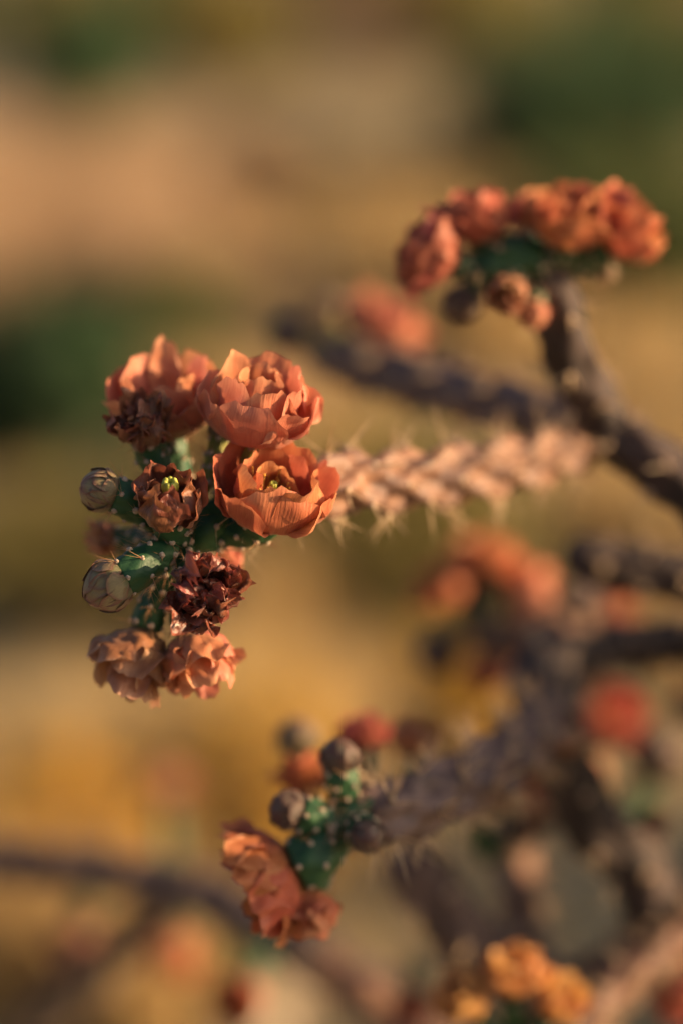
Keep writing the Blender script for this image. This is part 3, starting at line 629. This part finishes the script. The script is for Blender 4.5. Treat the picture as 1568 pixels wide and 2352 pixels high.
# ------------------------------------------------------------------ the sharp flower cluster
branch([(700, 1150, .060, 9.0), (600, 1165, .048, 9.0), (500, 1200, .036, 9.5), (430, 1245, .026, 9)], 'green', name='green_tip', label='dark green fleshy stem tip under the sharp flower cluster', seed=20, spl=.017, nsp=3, tub=.3, spine_w=.00028)
CT = (430, 1230, .028)
A_P = [ # az (90 = down, 180 = right), tilt at root, tilt at tip, length, width, back, cup, ruffle, root radius
 (84, 100, -52, 2.02, 2.05, 0, 1.05, .04, .10), (140, 96, -10, 1.74, 1.35, 14, .95, .11, .12), (38, 96, -14, 1.72, 1.35, 22, .9, .11, .12),
 (190, 94, -4, 1.68, 1.35, 20, .85, .13, .12), (345, 92, -10, 1.70, 1.45, 25, .9, .12, .12), (295, 90, -14, 1.70, 1.50, 12, .85, .11, .12), (240, 88, -14, 1.66, 1.45, 10, .85, .12, .12),
 (118, 92, -48, 1.92, 1.35, 70, 1.0, .14, .08), (65, 84, -44, 1.56, 1.15, 20, .95, .05, .08), (165, 80, -26, 1.52, 1.10, 35, .85, .15, .08),
 (10, 80, -40, 1.56, 1.20, 10, .85, .06, .08), (320, 74, -34, 1.50, 1.20, 30, .75, .14, .08), (262, 72, -34, 1.46, 1.20, 55, .75, .15, .08), (215, 74, -28, 1.45, 1.1, 25, .8, .15, .08),
 (285, 54, -44, 1.22, .90, 70, .6, .12, .05), (0, 55, -40, 1.15, .85, 40, .6, .12, .05), (200, 54, -36, 1.15, .85, 35, .6, .12, .05)]
flower('cup', (612, 1178, .024), (.20, .72, .66), 20.5, 'coral', base=(470, 1225, .034), seed=41, label='large coral open flower cupped around yellow stamens, sharpest of the cluster', petals=A_P, rt=8)
B_P = [(62, 99, -22, 1.92, 1.85, 0, 1.0, .05, .10), (112, 96, -12, 1.78, 1.15, 38, .9, .16, .12), (152, 97, -16, 1.88, 1.65, 12, .95, .08, .12), (205, 95, -14, 1.84, 1.60, 15, .9, .10, .12),
 (268, 94, -18, 1.94, 1.70, 8, .9, .09, .12), (322, 95, -16, 1.92, 1.60, 8, .9, .09, .12), (14, 96, -12, 1.80, 1.50, 22, .95, .10, .12),
 (88, 80, -34, 1.86, 1.35, 40, .85, .14, .08), (136, 76, -30, 1.90, 1.30, 35, .85, .15, .08), (190, 74, -28, 1.90, 1.30, 25, .85, .15, .08), (246, 72, -26, 2.02, 1.40, 20, .8, .15, .08),
 (302, 74, -28, 2.00, 1.40, 30, .8, .15, .08), (30, 76, -32, 1.90, 1.30, 30, .85, .14, .08),
 (70, 50, -42, 1.65, 1.05, 50, .6, .2, .05), (160, 50, -42, 1.7, 1.05, 45, .6, .2, .05), (250, 48, -38, 1.75, 1.05, 45, .6, .2, .05), (340, 50, -38, 1.7, 1.05, 50, .6, .2, .05)]
flower('cup', (585, 1003, .030), (.14, .90, .42), 19.0, 'peach', base=(490, 1190, .036), seed=42, label='full coral-peach flower standing above the sharpest one', rt=7, gmat='yellowgreen_lit', stamens=False, petals=B_P)
C_P = [(95, 88, 6, 1.25, 1.5, 45, .8, .12, .12), (45, 86, 4, 1.5, 1.5, 30, .8, .1, .12), (150, 86, 8, 1.45, 1.35, 45, .8, .14, .12), (0, 82, -14, 1.75, 1.6, 8, .85, .07, .12), (200, 80, -2, 1.7, 1.35, 25, .8, .12, .12),
 (310, 76, -16, 1.9, 1.7, 4, .8, .06, .12), (255, 72, -12, 1.9, 1.5, 10, .75, .1, .12),
 (285, 50, -12, 2.05, .70, 6, 1.5, .08, .06), (335, 58, -18, 1.8, 1.25, 10, .75, .1, .08), (30, 62, -14, 1.5, 1.1, 30, .7, .14, .08), (215, 56, -10, 1.75, 1.1, 25, .7, .14, .08), (120, 60, -8, 1.35, 1.0, 45, .7, .16, .08), (170, 50, -14, 1.4, .9, 45, .7, .18, .06)]
flower('open', (388, 1002, .058), (-.06, .95, .25), 21.5, 'peach', base=(440, 1190, .045), seed=43, label='wide-open pinkish coral flower with upright petals at the back of the cluster', rt=7, petals=C_P)
flower('dry', (335, 1000, .032), (-.15, .70, .68), 11.5, 'wilt', base=(410, 1170, .034), seed=44, label='small closed brownish-pink wilting flower before the wide-open one', stamens=False, rt=6.5)
flower('bud', (262, 1135, .016), (-.90, .28, .25), 8.8, 'sepal', base=(390, 1225, .026), seed=45, label='pale pinkish-green closed bud with overlapping scales, upper of the two', rt=7.5, squash=1.0)
flower('bud', (275, 1332, .004), (-.82, -.48, .25), 9.6, 'sepal', base=(400, 1245, .020), seed=46, label='pointed pale bud with dark tip, lower of the two', rt=7.8, squash=1.38)
flower('wilt', (390, 1185, .008), (.06, .74, .66), 14.2, 'wilt', base=(425, 1250, .026), seed=47, label='shrivelled brown-red flower open around a green stigma', rt=7)
flower('dry', (455, 1345, .006), (.35, -.18, .88), 15.0, 'dry', base=(425, 1255, .024), seed=48, label='dried dark red-brown crumpled flower', stamens=False, rt=6.5)
flower('bell', (335, 1445, .040), (-.25, -.95, .12), 17.5, 'tan', base=(410, 1275, .030), seed=49, label='drooping tan-orange fading flower hanging under the cluster', rt=6.5)
flower('bell', (435, 1452, .036), (.30, -.93, .15), 15.5, 'peach', base=(425, 1275, .032), seed=50, label='drooping pinkish coral flower hanging beside the tan one', rt=6)
flower('wilt', (262, 1240, .065), (-.92, .05, .1), 8.5, 'tan', base=(380, 1245, .045), seed=51, label='small blurred tan flower between the two buds', stamens=False, rt=5.5)
flower('bell', (495, 1265, .060), (.25, -.6, -.2), 8.0, 'peach', base=(470, 1215, .050), seed=52, label='small peach flower peeping out behind the dried one', rt=5)
flower('bud', (505, 1000, .045), (.1, .98, 0), 5, 'sepal', base=(460, 1140, .036), seed=53, label='slim yellow-green bud standing between the upper flowers', gmat='yellowgreen_lit', rt=4.2)

# ------------------------------------------------------------------ upper flower cluster
branch([(1240, 620, .152, 9), (1190, 590, .148, 10.5), (1120, 610, .146, 10), (1070, 640, .142, 8)], 'green', name='green_tip', label='green stem tip of the upper flower cluster', seed=21, spl=.008, nsp=4, tub=.3)
F = dict(near=False)
flower('cup', (1035, 600, .140), (-.85, .35, .25), 16.5, 'rose', base=(1100, 620, .146), seed=60, label='pinkish red flower turned outward at the end of the upper cluster', **F)
flower('cup', (1100, 545, .146), (-.15, .95, .35), 15, 'rose', base=(1140, 600, .148), seed=61, label='small red round flower on top of the upper cluster', **F)
flower('open', (1210, 530, .175), (-.1, .95, -.1), 14, 'rose', base=(1200, 600, .155), seed=62, label='red flower half hidden at the back of the upper cluster', **F)
flower('cup', (1300, 555, .145), (.1, .85, .5), 17.5, 'coral', base=(1240, 610, .15), seed=63, label='coral-red full flower in the middle of the upper cluster', **F)
flower('cup', (1390, 560, .150), (.60, .60, .25), 18, 'coral', base=(1270, 620, .155), seed=64, label='sunlit coral flower at the outer end of the upper cluster', **F)
flower('wilt', (1165, 668, .130), (-.25, -.35, .9), 9.5, 'tan', base=(1200, 610, .148), seed=65, label='small tan flower with dark centre under the upper cluster', stamens=False, **F)
flower('bud', (1225, 705, .145), (-.1, -.7, .5), 7, 'peach', base=(1235, 630, .15), seed=66, label='lit peach bud hanging under the upper cluster', **F)
flower('bud', (1380, 625, .165), (.9, -.1, .1), 5, 'sepal', base=(1270, 630, .156), seed=67, label='pale little bud beside the sunlit upper flower', **F)
flower('bud', (1075, 675, .146), (-.5, -.8, .1), 9, 'sepal_dark', base=(1120, 610, .146), seed=68, label='dark green bud under the outward red flower', **F)
# second stem's flowers
branch([(770, 822, .40, 10), (720, 800, .42, 9)], 'green', name='green_tip', label='green tip of the stem behind', seed=22, spl=.008, nsp=4, tub=.3, step=.003)
flower('cup', (860, 800, .40), (.35, .90, .1), 21, 'peach', base=(790, 822, .40), seed=70, label='peach flower on the stem behind', gmat='yellowgreen_lit', **F)
flower('bud', (690, 780, .42), (-.85, .45, .1), 12, 'sepal_dark', base=(750, 815, .41), seed=71, label='dark purple bud on the stem behind', **F)
flower('bud', (770, 730, .44), (-.3, .9, 0), 10, 'sepal', base=(770, 815, .41), seed=72, label='pale bud beside the peach flower behind', gmat='yellowgreen_lit', **F)

# ------------------------------------------------------------------ lower flower cluster
branch([(850, 1875, .085, 10), (800, 1885, .082, 11), (750, 1905, .078, 11), (715, 1925, .075, 9)], 'green', name='green_tip', label='green stem tip of the lower flower cluster', seed=23, spl=.007, nsp=4, tub=.3)
flower('fan', (682, 1985, .070), (-.88, -.42, -.06), 23, 'rust', base=(790, 1895, .078), rt=11.5, seed=80, label='ribbed rust-orange flower seen from the side on the lower cluster', near=True)
flower('bell', (715, 2040, .074), (-.05, -.95, .1), 13, 'coral', base=(750, 1945, .078), seed=81, label='small sunlit orange flower hanging beside the rust-orange one', rt=7.5, **F)
flower('bud', (690, 1868, .068), (-.92, .30, .15), 8.5, 'sepal_dark', base=(770, 1895, .076), rt=8, seed=82, label='dark pointed bud sticking out of the lower cluster', **F)
flower('bud', (782, 1765, .075), (-.05, .97, .2), 8.5, 'sepal_dark', base=(800, 1870, .08), seed=83, label='dark bud with sunlit flank on top of the lower cluster', rt=7, **F)
flower('bud', (838, 1915, .062), (.20, -.15, .95), 7, 'sepal_dark', base=(810, 1890, .078), seed=84, label='round brown bud ringed with pale areoles on the lower cluster', rt=7, **F)
flower('bell', (705, 1830, .17), (-.15, .95, -.2), 12, 'rust', base=(760, 1880, .10), seed=85, label='red-orange flower behind the dark pointed bud', **F)
flower('bud', (690, 1730, .24), (-.1, .97, 0), 11, 'sepal', base=(740, 1860, .11), seed=86, label='greyish bud behind the red-orange flower', **F)
flower('cup', (835, 1715, .19), (0, .97, .1), 11, 'rose', base=(830, 1860, .10), seed=87, label='red flower peeping behind the lower cluster bud', **F)
flower('bell', (945, 1735, .26), (.02, .97, -.1), 12, 'tan', base=(940, 1850, .12), seed=88, label='blurred tan-orange flower above the spiny lower stem', **F)

# ------------------------------------------------------------------ blurred flowers further back on the cactus
far = [('cup', (1050, 1375, .46), (-.6, .6, .2), 17, 'coral', (1100, 1450, .455), 'coral flower at the open end of the blurred cluster'),
 ('cup', (1110, 1325, .46), (-.05, .95, .2), 17, 'coral', (1120, 1450, .455), 'coral flower on top of the blurred cluster'),
 ('cup', (1190, 1365, .46), (.3, .9, .2), 15, 'coral', (1170, 1460, .455), 'coral flower beside the pale bud in the blurred cluster'),
 ('bud', (1215, 1420, .44), (.2, .9, .3), 13, 'peach', (1200, 1460, .445), 'pale peach bud in the blurred cluster'),
 ('bud', (1030, 1480, .46), (-.7, -.5, .2), 13, 'sepal_dark', (1080, 1450, .455), 'dark green bud under the blurred cluster'),
 ('cup', (1125, 1510, .44), (-.1, -.9, .3), 13, 'coral', (1130, 1465, .45), 'orange flower hanging below the blurred cluster'),
 ('cup', (1370, 1680, .42), (.4, .6, .4), 19, 'rose', (1280, 1720, .30), 'red round flower beside the dark crooked stem'),
 ('bud', (1285, 1700, .24), (.5, .2, .6), 7, 'tan', (1262, 1690, .27), 'small tan bud at the foot of the lower fork'),
 ('cup', (1200, 1790, .34), (-.4, -.6, .2), 14, 'rust', (1285, 1770, .285), 'rust flower between the spiny stem and the crooked stem'),
 ('bell', (1085, 1860, .30), (-.2, .8, .3), 15, 'peach', (1165, 1900, .41), 'peach flower under the spiny lower stem'),
 ('bud', (1480, 1895, .33), (.8, .3, .2), 8, 'tan', (1430, 1950, .30), 'small tan bud on the outside bend of the crooked stem'),
 ('bud', (1340, 1800, .36), (.4, .8, .1), 11, 'tan', (1310, 1800, .29), 'tan bud close above the crooked stem'),
 ('bud', (1490, 1780, .50), (.2, .5, .1), 18, 'sepal_dark', (1470, 1990, .32), 'dark green bud behind the crooked stem'),
 ('bell', (1180, 2285, .20), (.05, .9, .3), 14, 'apricot', (1230, 2400, .26), 'bright peach flower on the thin sunlit stem'),
 ('bell', (1090, 2330, .20), (-.5, .7, .3), 14, 'apricot', (1230, 2400, .26), 'bright yellowish flower low beside the bright peach one'),
 ('bell', (1255, 2330, .20), (.5, .7, .3), 13, 'apricot', (1260, 2400, .26), 'bright orange flower next to the bright peach one'),
 ('bell', (950, 2270, .40), (-.1, -.9, .2), 12, 'rust', (930, 2210, .46), 'orange hanging flower under the sagging stem'),
 ('cup', (1545, 2245, .30), (.3, -.5, .4), 16, 'rose', (1500, 2200, .285), 'dark red flower below the thin sunlit stem'),
 ('cup', (560, 2270, .52), (-.2, -.3, .5), 15, 'rust', (640, 2160, .60), 'dim rust flower under the long low stem'),
 ('bell', (410, 2140, .78), (-.1, -.6, .3), 20, 'rust', (440, 2060, .67), 'orange flower between the long low stem and its side stem'),
 ('bell', (195, 2110, .85), (-.1, -.6, .3), 22, 'tan', (220, 2010, .70), 'tan-yellow flower hanging from the long low stem'),
 ('bell', (380, 1850, 1.0), (-.05, .95, 0), 20, 'tan', (360, 2015, .70), 'tan-orange flower standing on the long low stem'),
 ('bell', (1385, 1440, .50), (.2, .9, 0), 14, 'rust', (1390, 1490, .36), 'orange flower standing on the level dark stem'),
]
for i, (k, p, a, r, m, b, lb) in enumerate(far):
    flower(k, p, a, r, m, base=b, seed=100+i, label=lb, **F)
